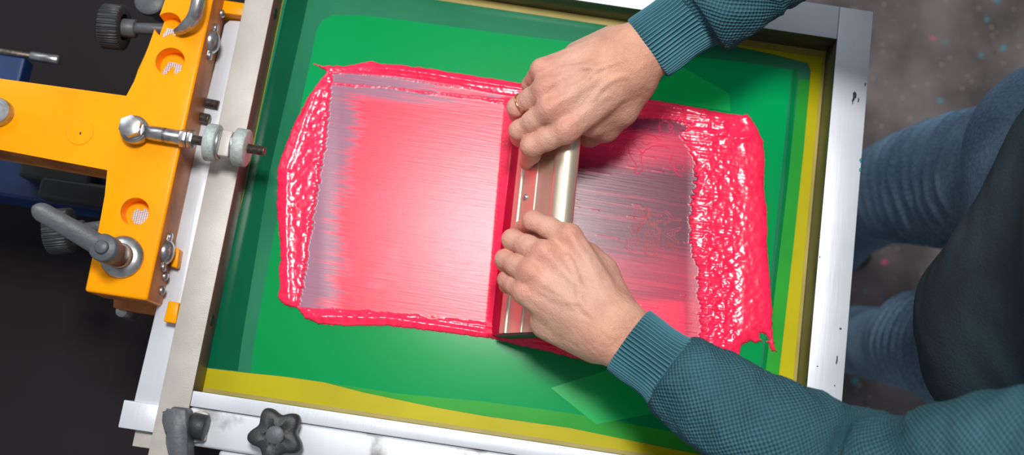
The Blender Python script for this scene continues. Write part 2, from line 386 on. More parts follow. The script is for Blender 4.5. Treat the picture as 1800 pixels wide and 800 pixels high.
t = thing('press_beam', 'dark blue enamelled press beam under the orange cross arm', 'beam')
bm = bmesh.new(); a = at(0, 338, .82); b_ = at(200, 340, .82)
bm_box(bm, -.9, b_.x + .06, a.y - .004, a.y + .075, .76, .82, .004); obj('beam', bm, M_['blue'], t)
bm = bmesh.new()
for u, v in ((85, 300), (118, 335)):
    p = at(u, v, .84); bm_box(bm, p.x - .03, p.x + .05, p.y - .012, p.y + .012, .815, .845, .004)
obj('clamp_bracket', bm, M_['black'], t)
bm = bmesh.new(); p = at(8, 130, .82); bm_box(bm, p.x - .2, p.x + .008, p.y - .03, p.y + .03, .775, .8, .003); obj('upright', bm, M_['blue'], t)

# ------------------------------------------------------------------ screen frame
ZF, ZM = .95, .915
sf = thing('printing_screen', 'aluminium printing screen with green emulsion on yellow mesh, pink ink spread inside', 'printing screen')
def rail(name, x0, x1, y0, y1, m, inner, im, z0=.912):
    bm = bmesh.new(); bm_box(bm, x0, x1, y0, y1, z0, ZF, .0012, 2)
    bmesh.ops.recalc_face_normals(bm, faces=bm.faces)
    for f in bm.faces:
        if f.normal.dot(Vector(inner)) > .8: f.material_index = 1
    me = D.meshes.new(name); bm.to_mesh(me); bm.free(); o = link(name, me, [m, im], sf); me.shade_smooth(); me.set_sharp_from_angle(angle=.6); return o
rail('side_rail', .3070, .3428, -.040, .4904, M_['rail_white'], (-1, 0, 0), M_['wall_dark'])
rail('side_rail', -.3085, -.2790, -.115, .53, M_['rail_beige'], (1, 0, 0), M_['wall_maroon'])
rail('end_rail', -.2790, .3070, .4535, .4904, M_['rail_white'], (0, -1, 0), M_['wall_dark'])
rail('end_rail', -.2790, .3070, -.0150, .0, M_['rail_white'], (0, 1, 0), M_['wall_dark'])
bm = bmesh.new(); bm_box(bm, -.2790, .3070, -.051, -.0155, .912, .9492, .003, 3); obj('lower_flange', bm, M_['rail_dirty'], sf, auto=40)
for u, v in ((370, 562), (478, 22)):
    bm = bmesh.new(); p = at(u, v, .936); cyl(bm, (-.2796, p.y, .934), (-.2782, p.y, .934), .0062); obj('rail_hole', bm, M_['black'], sf)
# paint smudges on the right rail
def fleck(bm, u, v, z, w, h, seed):
    rnd = random.Random(seed); c = at(u, v, z); vs = []
    for i in range(14):
        a = 2 * PI * i / 14; r = rnd.uniform(.45, 1.1); vs.append((c.x + math.cos(a) * w * r, c.y + math.sin(a) * h * r))
    bm_prism(bm, vs, z - .0002, z + .0002)
for k, (u, v, w, h) in enumerate(((1502, 168, .0022, .0062), (1499, 178, .001, .0042), (1509, 176, .0008, .0035), (1521, 148, .0009, .002), (1478, 578, .0014, .0016), (1471, 634, .0009, .005), (1437, 644, .0008, .0008), (1467, 678, .0008, .0011), (1441, 452, .0006, .002))):
    bm = bmesh.new(); fleck(bm, u, v, ZF + .0002, w, h, k); obj('ink_speck', bm, M_['smear'], sf)
for k, (u, v, w, h) in enumerate(((1513, 281, .0014, .003), (1512, 298, .0015, .003))): bm = bmesh.new(); fleck(bm, u, v, ZF + .0002, w, h, k + 30); obj('teal_speck', bm, M_['teal_ink'], sf)
bm = bmesh.new(); bm_box(bm, -.279, .307, 0, .4535, ZM - .0012, ZM); obj('mesh_fabric', bm, M_['mesh_yellow'], sf)
def sheet(name, pts, z, m, parent=sf, th=.00015):
    bm = bmesh.new(); bm_prism(bm, [tuple(at(u, v, z)[:2]) for u, v in pts], z - th, z); return obj(name, bm, m, parent)
def wsheet(name, x0, x1, y0, y1, z, m):
    bm = bmesh.new(); bm_box(bm, x0, x1, y0, y1, z - .0002, z); return obj(name, bm, m, sf)
BOT = [(350, 645), (430, 655), (500, 662), (570, 672), (640, 690), (760, 715), (850, 731), (1000, 752), (1100, 772), (1230, 799), (1362, 830)]
xl = -.2785
lo = [tuple(at(u, v, ZM)[:2]) for u, v in BOT]
bm = bmesh.new()
ptsw = [(max(p[0], xl), p[1]) for p in lo] + [tuple(at(1369, 660, ZM)[:2]), tuple(at(1396, 420, ZM)[:2]), tuple(at(1413, 260, ZM)[:2]), tuple(at(1425, 125, ZM)[:2]), tuple(at(1420, 111, ZM)[:2]), tuple(at(1357, 95, ZM)[:2]), tuple(at(1266, 76, ZM)[:2]), tuple(at(1094, 48, ZM)[:2]), tuple(at(850, 12, ZM)[:2]), (at(700, -8, ZM).x, .447), (xl, .447)]
bm_prism(bm, ptsw, ZM, ZM + .0002); obj('green_emulsion', bm, M_['green_mid'], sf)
# overlapping coats and tapes
sheet('coating_panel', [(440, 655), (448, 600), (465, 500), (498, 330), (530, 180), (549, 90), (556, 55), (566, 36), (584, 27), (640, 27), (737, 39), (900, 61), (1060, 80), (1223, 100), (1315, 110), (1392, 123), (1382, 220), (1368, 360), (1336, 650), (1318, 800), (1230, 790), (1200, 764), (1000, 728), (850, 708), (700, 694), (570, 672), (500, 662)], ZM + .0003, M_['green'])
sheet('coating_strip', [(364, 646), (418, 652), (425, 600), (473, 307), (535, 30), (545, -18), (508, -18), (440, 290), (392, 500)], ZM + .0005, M_['green_dark'])
sheet('coating_strip', [(570, 672), (640, 690), (760, 715), (850, 731), (1000, 752), (1230, 799), (1362, 830), (1330, 800), (1200, 762), (1000, 726), (850, 706), (700, 692)], ZM + .0004, M_['green_light'])
sheet('coating_strip', [(1424, 140), (1413, 260), (1396, 420), (1369, 660), (1354, 826), (1318, 800), (1345, 660), (1384, 330), (1404, 140)], ZM + .0004, M_['green_light'])
sheet('coating_strip', [(1402, 122), (1384, 330), (1345, 660), (1339, 655), (1378, 330), (1394, 120)], ZM + .0006, M_['green_deep'])
sheet('coating_patch', [(1120, 172), (1150, 150), (1200, 118), (1282, 165), (1284, 196), (1200, 183)], ZM + .0004, M_['green_bright'])
sheet('coating_patch', [(968, 682), (1070, 650), (1200, 700), (1210, 715), (1048, 746)], ZM + .0005, M_['green_bright'])
wsheet('glue_line', -.278, .3066, .4455, .4532, ZM + .0005, M_['tan'])
wsheet('glue_line', .3035, .3068, .002, .4455, ZM + .0006, M_['tan'])
wsheet('glue_line', -.278, .3066, .0003, .0042, ZM + .0005, M_['tan'])

# ------------------------------------------------------------------ ink: a height field on the mesh
OUT = [(548, 112), (553, 111), (568, 117), (580, 115), (605, 116), (630, 112), (650, 107), (672, 112), (700, 114), (760, 121), (830, 132), (900, 144), (960, 152), (1080, 166), (1130, 173), (1200, 184), (1280, 200), (1300, 203), (1313, 199), (1325, 216), (1342, 250), (1344, 290), (1343, 330), (1348, 370), (1349, 420), (1352, 480), (1357, 540), (1358, 580), (1362, 612), (1366, 619), (1356, 618), (1349, 602), (1340, 599), (1326, 604), (1318, 600), (1303, 608), (1299, 628), (1270, 622), (1230, 640), (1130, 656), (1050, 640), (960, 618), (900, 605), (862, 596), (760, 583), (680, 573), (600, 573), (560, 570), (535, 560), (522, 541), (508, 540), (494, 532), (488, 522), (492, 500), (489, 470), (493, 455), (490, 400), (486, 380), (487, 330), (487, 300), (496, 270), (518, 216), (545, 165), (562, 142), (574, 126), (560, 118)]
LF = [(583, 150), (700, 158), (820, 172), (930, 188), (905, 300), (890, 440), (872, 560), (868, 570), (760, 560), (650, 548), (527, 540), (548, 400), (572, 250)]
LF2 = [(584, 128), (640, 130), (700, 136), (830, 158), (925, 176), (925, 182), (820, 170), (700, 155), (584, 147)]
RF = [(900, 184), (1000, 186), (1110, 206), (1180, 211), (1213, 222), (1196, 236), (1215, 262), (1224, 310), (1216, 350), (1214, 400), (1212, 425), (1226, 470), (1230, 520), (1232, 600), (1180, 612), (960, 590), (880, 585), (880, 300)]
st = .0006
gx = np.arange(-.252, .288, st); gy = np.arange(.075, .372, st); X, Y = np.meshgrid(gx, gy)
U, V = to_uv(X, Y, np.full_like(X, ZM))
n_s = fbm(U / 9, V / 9, 3, 1); n_f = fbm(U / 3.2, V / 3.2, 2, 5)
streak = fbm(X * 22, Y * 900, 3, 11); streak2 = fbm(X * 9, Y * 300, 3, 23)
so = sdpoly(U, V, OUT) + n_s * 1.6 + n_f * .8
hole = sdpoly(U, V, [(1335, 586), (1345, 588), (1351, 598), (1342, 600), (1335, 594)]); so = np.maximum(so, -hole)
jag = fbm(X * 60, Y * 520, 3, 31)
sl = sdpoly(U, V, LF) + jag * 5 + n_f * 1.5
sl2 = sdpoly(U, V, LF2) + streak2 * 5 + n_f; sr = sdpoly(U, V, RF) + jag * 8 * ss(1150, 1215, U) + n_f * 2 + streak2 * 3
sfm = np.minimum(np.minimum(sl, sl2 + 1), sr)
film = ss(2.0, -2.0, sfm); e = np.maximum(-so, 0); f_ = np.maximum(sfm, 0)
dome = lambda t: np.sqrt(np.clip(1 - (1 - np.clip(t, 0, 1)) ** 2, 0, 1))
left = ss(600, 560, U); right = ss(1205, 1245, U)
Hb = .0016 + .0016 * left + .0026 * right
lump = ss(1222, 1240, U) * ss(1312, 1290, U) + .8 * ss(505, 520, U) * ss(600, 570, U) * ss(470, 380, 0 * U + 0) * 0 + .55 * ss(500, 515, U) * ss(600, 575, U)
h = Hb * dome(e / (9 + 10 * right + 5 * left)) * (.35 + .65 * dome(f_ / (8 + 6 * right)))
h += (1 - film) * np.clip(e / 6, 0, 1) * (.0004 * n_s + lump * (.0010 * fbm(U / 10, V / 11, 2, 41) + .00045 * fbm(U / 4.4, V / 5, 1, 43)) * np.where(U > 1000, .45 + .5 * ss(360, 450, V + n_s * 20) * ss(1300, 1270, U), .35))
# ridge lines parallel to the stroke in the top and bottom bands
band = (1 - film) * ss(560, 600, U) * ss(1320, 1240, U)
h += band * np.clip(e / 5, 0, 1) * (.0007 * streak2 + .0003 * streak)
# step between lumpy and smooth halves of the right bank, curl near its corner
h += .0007 * ss(1290, 1312, U - (V - 400) * -.03) * np.clip(e / 12, 0, 1) * right
cu = np.hypot((U - 1298) / 30, (V - 226) / 20); h += .0018 * np.exp(-((cu - 1) / .35) ** 2) * np.clip(e / 8, 0, 1)
cr = V - (245 - (U - 1240) * .28); h += .0012 * np.exp(-(cr / 5) ** 2) * ss(1225, 1245, U) * ss(1310, 1290, U)
h += left * .0014 * np.exp(-((U - np.interp(V, [140, 300, 400, 530], [562, 505, 504, 508])) / 7) ** 2) * np.clip(e / 5, 0, 1)
h += .0016 * np.exp(-((V - np.interp(U, [560, 680, 870], [557, 560, 590])) / 6) ** 2) * ss(530, 560, U) * ss(885, 860, U)
h += .0018 * np.exp(-((V - np.interp(U, [600, 700, 925, 1100, 1290], [118, 124, 158, 178, 208])) / 5) ** 2) * ss(600, 700, U) * ss(1290, 1200, U) * np.clip(e / 4, 0, 1)
# bead left at the blade
bl = U - np.interp(V, [180, 590], [899, 864]); bead = ss(-14, -6, bl + streak * 2) * ss(24, 12, bl) * ss(168, 190, V) * ss(600, 588, V)
h += .0032 * ss(-14, 7, bl) * bead
film = film * (1 - bead)
h += (1 - film) * .0003 + .0002
# ink colour with some glare painted in: full pigment, thinned film, fabric showing through
def C3(r, g, b_): return np.array(lin(r, g, b_)[:3])
def mixc(A, B, w): return A * (1 - w[..., None]) + B * w[..., None]
thick = C3(255, 46, 90)[None, None] * np.ones(X.shape + (1,)); T = thick
T = mixc(T, np.broadcast_to(C3(248, 26, 74), T.shape), .6 * ss(-.2, .6, n_s))
T = mixc(T, np.broadcast_to(C3(222, 14, 64), T.shape), bead * .5)
leftfilm = ss(930, 880, U + (V - 380) * .09) * film
T = mixc(T, np.broadcast_to(C3(255, 58, 88), T.shape), leftfilm)
dl = -sdpoly(U, V, LF); edge_u = U - np.interp(V, [150, 540], [583, 527])
lw = ss(75, 30, edge_u + streak * 38 + fbm(U / 60, V / 50, 2, 61) * 34); lt = ss(26, 6, V - np.interp(U, [583, 930], [150, 188]) + streak * 6) * ss(900, 700, U + streak * 160)
lil = np.maximum(lw, lt) * leftfilm
lil = np.maximum(lil, .85 * (sl2 < 2) * (ss(.1, .35, fbm(U / 45, V / 14, 2, 71) + .35 * (U < 660))) * film)
patch = ss(.35, .75, fbm(U / 50, V / 60, 2, 77)) * ss(760, 640, U) * ss(.0, .3, streak + .1) * .5
lil = np.maximum(lil, patch * leftfilm)
T = mixc(T, np.broadcast_to(C3(150, 108, 132), T.shape), lil * .95)
rt = film * ss(985, 1000, U) * (sr < 3)
pinkness = np.clip(.75 * ss(315, 262, V - (U - 1100) * .02 + streak * 14 + n_s * 8) * .75 + 1.0 * ss(515, 545, V + streak * 5 - (U - 1100) * .05 + 10 * ss(1200, 1215, U)) * (1 - .75 * ss(1196, 1206, U)) + .35 * ss(420, 470, V + streak * 20) + .25 * ss(.0, .8, streak2), 0, 1)
pinkness = pinkness * (1 - .8 * ss(238, 222, V - (U - 1100) * .09) * ss(1060, 1080, U))
dark = mixc(np.broadcast_to(C3(106, 38, 66), T.shape) * 1.0, np.broadcast_to(C3(244, 40, 88), T.shape), pinkness)
line = (fbm(X * 16, Y * 700, 2, 91) > .66) & (fbm(X * 60, Y * 60, 2, 95) > -.15); dark = mixc(dark, np.broadcast_to(C3(240, 26, 74), T.shape), line * .8)
dark = mixc(dark, np.broadcast_to(C3(150, 110, 138), T.shape), .35 * ss(1080, 1020, U) * ss(300, 340, V) * ss(-.2, .5, streak))  # pale lilac streaks paint in the glare beside the squeegee
for cu_, cv_, cr_ in ((1084, 263, 12), (1095, 221, 9)): dark = mixc(dark, np.broadcast_to(C3(222, 40, 86), T.shape), .75 * ss(cr_ + 1.5, cr_ - 1.5, np.hypot(U - cu_, V - cv_)))
T = mixc(T, dark, rt)
h += rt * line * .00015
T = T * (1 + .06 * (streak * film)[..., None])
hp_ = np.pad(h, 1, mode='edge'); h = sum(hp_[i:i + h.shape[0], j:j + h.shape[1]] * w for (i, j, w) in ((0, 0, .07), (0, 1, .12), (0, 2, .07), (1, 0, .12), (1, 1, .24), (1, 2, .12), (2, 0, .07), (2, 1, .12), (2, 2, .07)))
Z = ZM + .0006 + h
ny, nx = X.shape; inside = so < 0
inq = inside[:-1, :-1] & inside[1:, :-1] & inside[:-1, 1:] & inside[1:, 1:]
# the rim settles onto the mesh
Z = np.where(so > -1.2, ZM + .0004, Z)
idx = np.arange(ny * nx).reshape(ny, nx)
q = np.stack([idx[:-1, :-1], idx[:-1, 1:], idx[1:, 1:], idx[1:, :-1]], -1)[inq]
used = np.unique(q); rem = np.full(ny * nx, -1); rem[used] = np.arange(len(used)); q = rem[q]
VV = np.stack([X, Y, Z], -1).reshape(-1, 3)[used]
me = D.meshes.new('pink_ink'); me.from_pydata(VV.tolist(), [], q.tolist())
ca = me.color_attributes.new('tint', 'FLOAT_COLOR', 'POINT'); cc = np.ones((len(used), 4), np.float32); cc[:, :3] = np.clip(T.reshape(-1, 3)[used], 0, 1); ca.data.foreach_set('color', cc.ravel())
fa = me.attributes.new('film', 'FLOAT', 'POINT'); fa.data.foreach_set('value', np.maximum(film, bead).reshape(-1)[used].astype(np.float32))
ink = link('screen_ink', me, M_['ink'], None, True)
tag(ink, 'glossy pink screen printing ink spread over the green screen under the squeegee', 'ink')

# lettering and line drawing of the stencil, seen through the thin ink
def lettering(text, u, v, length, height, shear=0.0, r=.0003):
    c = D.curves.new('lettering', 'FONT'); c.body = text; c.size = 1; c.shear = shear; c.space_character = 1.0
    o = D.objects.new('lettering', c); COL.objects.link(o); bpy.context.view_layer.update()
    bb = o.bound_box; w = max(p[0] for p in bb) - min(p[0] for p in bb); hh = max(p[1] for p in bb) - min(p[1] for p in bb)
    x0 = min(p[0] for p in bb); y0 = min(p[1] for p in bb)
    c.fill_mode = 'NONE'; s = length / w; sy = height / hh; c.bevel_depth = r / s; c.resolution_u = 6
    bpy.context.view_layer.update(); me = D.meshes.new_from_object(o.evaluated_get(bpy.context.evaluated_depsgraph_get())); D.objects.remove(o)
    p = at(u, v, ZM + .0012)
    # baseline runs away from the viewer: text x -> world +Y, text up -> world -X
    M4 = Matrix(((0, -sy, 0, p.x + y0 * sy), (s, 0, 0, p.y - x0 * s), (0, 0, s, ZM + .0013), (0, 0, 0, 1)))
    me.transform(M4); return link('stencil_lettering', me, M_['line'], sf, True)
lettering('Every', 1124, 449, .054, .0155, .35)
lettering('Day', 1130, 428, .036, .008, .35)
lettering('is a', 1137, 384, .012, .004, 0)
lettering('GREAT', 1155, 454, .0500, .0148)
lettering('DAY', 1189, 457, .0500, .0170)
cd = D.curves.new('drawing', 'CURVE'); cd.dimensions = '3D'; cd.bevel_depth = .0007; cd.bevel_resolution = 1
def dl_(pts, cyc=False):
    C = catmull(pts + ([pts[0]] if cyc else []), max(12, len(pts) * 6)) if True else pts
    s = cd.splines.new('POLY'); s.points.add(len(C) - 1)
    for k, p in enumerate(C): w = at(p[0], p[1], ZM + .0011); s.points[k].co = (w.x, w.y, w.z, 1)
def circ(u, v, r, n=9): return [(u + r * math.cos(2 * PI * k / n), v + r * math.sin(2 * PI * k / n) * .9) for k in range(n)]
dl_(circ(1084, 263, 13), True); dl_(circ(1084, 263, 9), True); dl_(circ(1095, 220, 9), True); dl_(circ(1170, 225, 12), True); dl_(circ(1194, 292, 9), True)
dl_([(1085, 242), (1092, 248), (1103, 256), (1106, 270), (1112, 280), (1118, 290), (1115, 302), (1122, 306)])
dl_([(1122, 306), (1130, 296), (1127, 282), (1131, 268), (1142, 260), (1152, 256), (1170, 258), (1178, 262)])
dl_([(1094, 240), (1108, 246), (1122, 240), (1136, 236), (1150, 240), (1162, 248)])
dl_([(1090, 236), (1100, 232), (1118, 230), (1134, 229), (1142, 226)])
dl_([(1160, 215), (1161, 228), (1164, 240)]); dl_([(1178, 215), (1176, 225), (1184, 232), (1181, 240)])
dl_([(1183, 270), (1178, 282), (1184, 294), (1190, 306), (1200, 312)]); dl_([(1206, 268), (1214, 276), (1215, 290), (1210, 300)])
dl_([(1120, 262), (1128, 268), (1124, 274)]); dl_([(1110, 252), (1118, 256)]); dl_([(1128, 250), (1136, 254), (1146, 250)])
co = D.objects.new('drawing', cd); COL.objects.link(co); bpy.context.view_layer.update()
me = D.meshes.new_from_object(co.evaluated_get(bpy.context.evaluated_depsgraph_get())); D.objects.remove(co)
link('stencil_drawing', me, M_['line2'], sf, True)

# ------------------------------------------------------------------ squeegee
sq = thing('squeegee', 'pale metal squeegee held by both hands, its inked blade on the pink ink', 'squeegee')
Y0, Y1 = .097, .325
A0 = Vector((-.0025, Y0, .9165)); A1 = Vector((-.0115, Y1, .9165)); ax = (A1 - A0).normalized(); SL = (A1 - A0).length
ldir = Vector((.5346, 0, .845)); ldir = (ldir - ax * ldir.dot(ax)).normalized(); ndir = ax.cross(ldir)
if ndir.x > 0: ndir = -ndir
def sqp(s, n): return (s, n)
def sq_extrude(name, prof, m, y0=0, y1=None, parent=sq, bev=.0005, auto=35):
    y1 = SL if y1 is None else y1; b2 = bmesh.new(); bm_prism(b2, prof, y0, y1, bev)
    Mx = Matrix((ldir, ndir, ax)).transposed().to_4x4(); Mx.translation = A0; b2.transform(Mx); return obj(name, b2, m, parent, auto=auto)
sq_extrude('blade', [(0, -.0028), (.0005, .0038), (.040, .0042), (.040, -.0042), (.003, -.0038)], M_['blade'])
# clamp profile: flat face with a rib and a lip, running up into the round grip
sq_extrude('clamp_profile', [(.020, -.0072), (.020, .0068), (.0225, .0075), (.030, .0072), (.031, .0092), (.0335, .0092), (.0345, .0074), (.058, .0074), (.059, .0086), (.0605, .0086), (.0612, .0074), (.088, .0078), (.092, .004), (.092, -.006), (.060, -.0072)], M_['alu'], .001)
b2 = bmesh.new(); tc0 = A0 + ldir * .0965; cyl(b2, tc0 + ax * .001, tc0 + ax * (SL - .001), .0118, 48, .0012); obj('grip', b2, M_['alu'], sq, auto=40)
for k in (.055, .137, .215):
    b2 = bmesh.new(); p = A0 + ldir * .043 + ax * k + ndir * .0072
    bm_lathe(b2, p, ndir, [(0, .0034), (.0010, .0033), (.0020, .0022), (.0023, .0010)], 20); obj('screw', b2, M_['steel'], sq, auto=50)
sq_extrude('dark_gap_plate', [(.018, -.008), (.018, .008), (.09, .009), (.094, .004), (.094, -.008)], M_['black'], -.0022, .0004)  # added dark plate standing in for the dark gap at the squeegee's end

# ------------------------------------------------------------------ frame holder (aluminium channel, side bar, clamps)
fh = thing('frame_holder', 'aluminium channel with black star knob and grey lever clamping the screen', 'clamp')
bm = bmesh.new(); bm_prism(bm, [(-.3395, -.020), (-.3105, -.020), (-.3105, .385), (-.3265, .3835), (-.331, .378)], .893, .928, .0015); obj('channel', bm, M_['rail_white'], fh, auto=40)
bm = bmesh.new(); bm_box(bm, -.245, .22, -.075, -.0505, .905, .9435, .004, 3); obj('side_bar', bm, M_['rail_white'], fh, auto=40)
p0 = at(222, 757, .93); p1 = at(280, 706, .93)
bm = bmesh.new(); bm_box(bm, -.3475, -.310, -.045, -.0185, .893, .933, .001); obj('block', bm, M_['rail_white'], fh, auto=40)
bm = bmesh.new(); bm_box(bm, -.334, -.310, -.061, -.036, .898, .922, .001); obj('block', bm, M_['rail_beige'], fh, auto=40)
kc = at(483, 765, .978); kb = Vector((kc.x, kc.y, .9435))
bm = bmesh.new(); cyl(bm, kb, kb + Vector((0, 0, .022)), .009); lob = lambda a, t: 1 + .17 * math.cos(5 * a + .35)
bm_lathe(bm, kb + Vector((0, 0, .016)), (0, 0, 1), [(0, .019), (.001, .0215), (.004, .0228), (.013, .0228), (.0165, .0215), (.018, .019), (.0182, .0098), (.0172, .0088), (.0172, .0002)], 80, lambda a, t: lob(a, t))
obj('star_knob', bm, M_['black'], fh, auto=50)
bm = bmesh.new(); bm_lathe(bm, kb + Vector((0, 0, .033)), (0, 0, 1), [(0, .0085), (.0012, .0085), (.0022, .007), (.0022, .0002)], 32); obj('knob_cap', bm, M_['grey_plastic'], fh, auto=50)
# grey clamp lever on the left rail
zl = .962
def wp(u, v, z): q_ = at(u, v, z); return (q_.x, q_.y)
bm = bmesh.new(); bm_prism(bm, [wp(u, v, .975) for u, v in ((287, 724), (292, 722), (299, 731), (303, 714), (331, 718), (333, 740), (331, 760), (338, 860), (306, 860), (300, 778), (291, 760), (286, 742))], .957, .980, .003, 3)
obj('clamp_lever', bm, M_['grey_plastic'], fh, auto=50)
bm = bmesh.new(); c = at(340, 748, .97); cyl(bm, (c.x - .004, c.y, .962), (c.x + .010, c.y - .001, .962), .012, 32); obj('clamp_disc', bm, M_['black'], fh, auto=50)
bm = bmesh.new(); bm_prism(bm, [wp(u, v, .957) for u, v in ((338, 725), (354, 722), (366, 727), (360, 775), (340, 778))], .9495, .957, .001); obj('clamp_bracket', bm, M_['rail_beige'], fh, auto=50)

# ------------------------------------------------------------------ orange press arm
pa = thing('screen_press', 'orange enamelled T-shaped press arm with adjusting bolt and grey lever', 'press arm')
ZT, ZB = .975, .925
outl = [(-.3322, .0762), (-.3322, .52), (-.379, .52), (-.379, .378), (-.3842, .333), (-.3912, .300), (-.3922, .2688), (-.60, .2715), (-.60, .2003), (-.3937, .1985), (-.3937, .17), (-.3924, .0762)]
bm = bmesh.new(); bm_prism(bm, outl, ZB, ZT, .0032, 4)
bmesh.ops.recalc_face_normals(bm, faces=bm.faces)
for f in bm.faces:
    if f.normal.x > .85 or f.normal.y < -.85: f.material_index = 1  # right and near side faces take the browner orange
me = D.meshes.new('arm_body'); bm.to_mesh(me); bm.free(); arm = link('arm_body', me, [M_['orange'], M_['orange_brown']], pa)
cut = bmesh.new(); holes = [(299, 108, .0145, ), (295, 44, .0135), (237, 372, .0138)]
for u, v, r in holes:
    c = at(u, v, ZT); cyl(cut, (c.x, c.y, ZB + .034), (c.x, c.y, ZT + .02), r, 48, .0001)
cme = D.meshes.new('cut'); cut.to_mesh(cme); cut.free(); co = D.objects.new('cut', cme); COL.objects.link(co); cme.materials.append(M_['orange'])
md = arm.modifiers.new('b', 'BOOLEAN'); md.object = co; md.operation = 'DIFFERENCE'; md.solver = 'EXACT'
bpy.context.view_layer.update(); nm = D.meshes.new_from_object(arm.evaluated_get(bpy.context.evaluated_depsgraph_get()))
arm.modifiers.clear(); arm.data = nm; nm.name = 'arm_body'; D.objects.remove(co); nm.shade_smooth(); nm.set_sharp_from_angle(angle=math.radians(40))
# white gridded scales at the bottom of the three holes
for (u, v, r), sh in zip(holes, ([(-.9, -.75), (-.5, .35), (.5, .25), (.55, -.9), (.25, -.85), (-.1, .12), (-.55, -.7)], [(-.75, -.75), (-.45, .2), (.6, .15), (.75, -.8), (.35, -.8), (.1, -.15), (-.4, -.5)], [(-.55, .15), (-.3, .5), (0, .3), (.3, .6), (.6, .3), (.6, -.4), (.3, -.75), (-.3, -.75), (-.6, -.3)])):
    c = at(u, v, ZT); b2 = bmesh.new(); bm_prism(b2, [(c.x + x * r * .92, c.y + y * r * .92) for x, y in sh], ZB + .0335, ZB + .0346); obj('grid_scale', b2, M_['grid'], pa)
# shallow stamped dimple
c = at(140, 232, ZT); bm = bmesh.new(); bm_lathe(bm, (c.x, c.y, ZT - .001), (0, 0, 1), [(0, .0135), (.0014, .0132), (.0018, .0125), (.0008, .0105), (.0011, .0002)], 40); obj('stamped_cap', bm, M_['orange'], pa, smooth=True)
bm = bmesh.new(); fleck(bm, 141, 234, ZT + .0004, .0012, .0016, 3); obj('paint_chip', bm, M_['smear'], pa)
# silver pivot disc on the left edge of the picture
c = at(-4, 196, ZT + .006); bm = bmesh.new(); bm_lathe(bm, (c.x, c.y, ZT), (0, 0, 1), [(0, .0135), (.008, .0135), (.010, .0125), (.0102, .008), (.0094, .0078), (.0094, .0002)], 40); obj('pivot_disc', bm, M_['steel'], pa, auto=50)
# long adjusting bolt lying over the rail
bx = at(234, 225, ZT + .015); zc = ZT + .009
a0 = Vector((bx.x, bx.y - .0005, zc)); a1 = at(466, 266, zc); dv = (a1 - a0).normalized(); LT = (a1 - a0).length
ab = D.objects.new('adjusting_bolt', None); COL.objects.link(ab); ab.parent = pa
bm = bmesh.new(); bm_lathe(bm, a0 - Vector((0, 0, .0055)), (0, 0, 1), [(0, .0125), (.0015, .0138), (.0095, .0138), (.011, .0125)], 40)
cyl(bm, a0 + dv * .010, a0 + dv * .046, .0072, 28); bm_lathe(bm, a0 + dv * .028, dv, [(0, .0072), (.003, .0072), (.005, .0066), (.018, .0066)], 28)
obj('rod_end', bm, M_['steel'], ab, auto=50)
bm = bmesh.new(); cyl(bm, a0 + Vector((0, 0, .004)), a0 + Vector((0, 0, .0075)), .0118, 32); oriented_prism(bm, a0 + Vector((0, 0, .007)), (0, 0, 1), hexo(.0112), .0095, .0006); obj('hex_head', bm, M_['steel'], ab, auto=40)
bm = bmesh.new(); oriented_prism(bm, a0 + dv * .045, dv, hexo(.0095), .0068, .0008); oriented_prism(bm, a0 + dv * .0525, dv, hexo(.0095), .0055, .0008); obj('lock_nut', bm, M_['steel'], ab, auto=40)
bm = bmesh.new(); thread(bm, a0 + dv * .056, a1, .0048); obj('threaded_rod', bm, M_['thread'], ab, auto=80)
def tnear(u): # distance along the bolt whose image lies at column u
    lo_, hi_ = 0, LT
    for _ in range(30):
        m_ = (lo_ + hi_) / 2; w = a0 + dv * m_; uu, vv = to_uv(np.array(w.x), np.array(w.y), np.array(w.z))
        if uu < u: lo_ = m_
        else: hi_ = m_
    return lo_
kn = lambda a, t: 1 + .012 * math.cos(64 * a)
for u0, u1 in ((364, 384), (414, 436)):
    bm = bmesh.new(); t0, t1 = tnear(u0), tnear(u1); bm_lathe(bm, a0 + dv * t0, dv, [(0, .0172), (.0008, .0182), (t1 - t0 - .0008, .0182), (t1 - t0, .0172)], 128, kn); obj('knurled_nut', bm, M_['zinc'], ab, auto=60)
bm = bmesh.new(); t0, t1 = tnear(384), tnear(414); cyl(bm, a0 + dv * t0, a0 + dv * (t0 + .003), .0150, 32); cyl(bm, a0 + dv * (t1 - .003), a0 + dv * t1, .0140, 32); obj('washer', bm, M_['steel'], ab, auto=50)
bm = bmesh.new(); oriented_prism(bm, a0 + dv * (t0 + .003), dv, [(-.013, -.008), (.013, -.008), (.013, .008), (-.013, .008)], t1 - t0 - .006, .0012, xdir=(0, 1, 0)); obj('square_nut', bm, M_['rail_beige'], ab, auto=50)
# slotted post that carries the bolt down to the rail
bm = bmesh.new(); tm = a0 + dv * ((t0 + t1) / 2); bm_box(bm, tm.x - .004, tm.x + .004, tm.y - .006, tm.y + .006, ZF, tm.z - .006, .001); obj('post', bm, M_['thread'], ab)
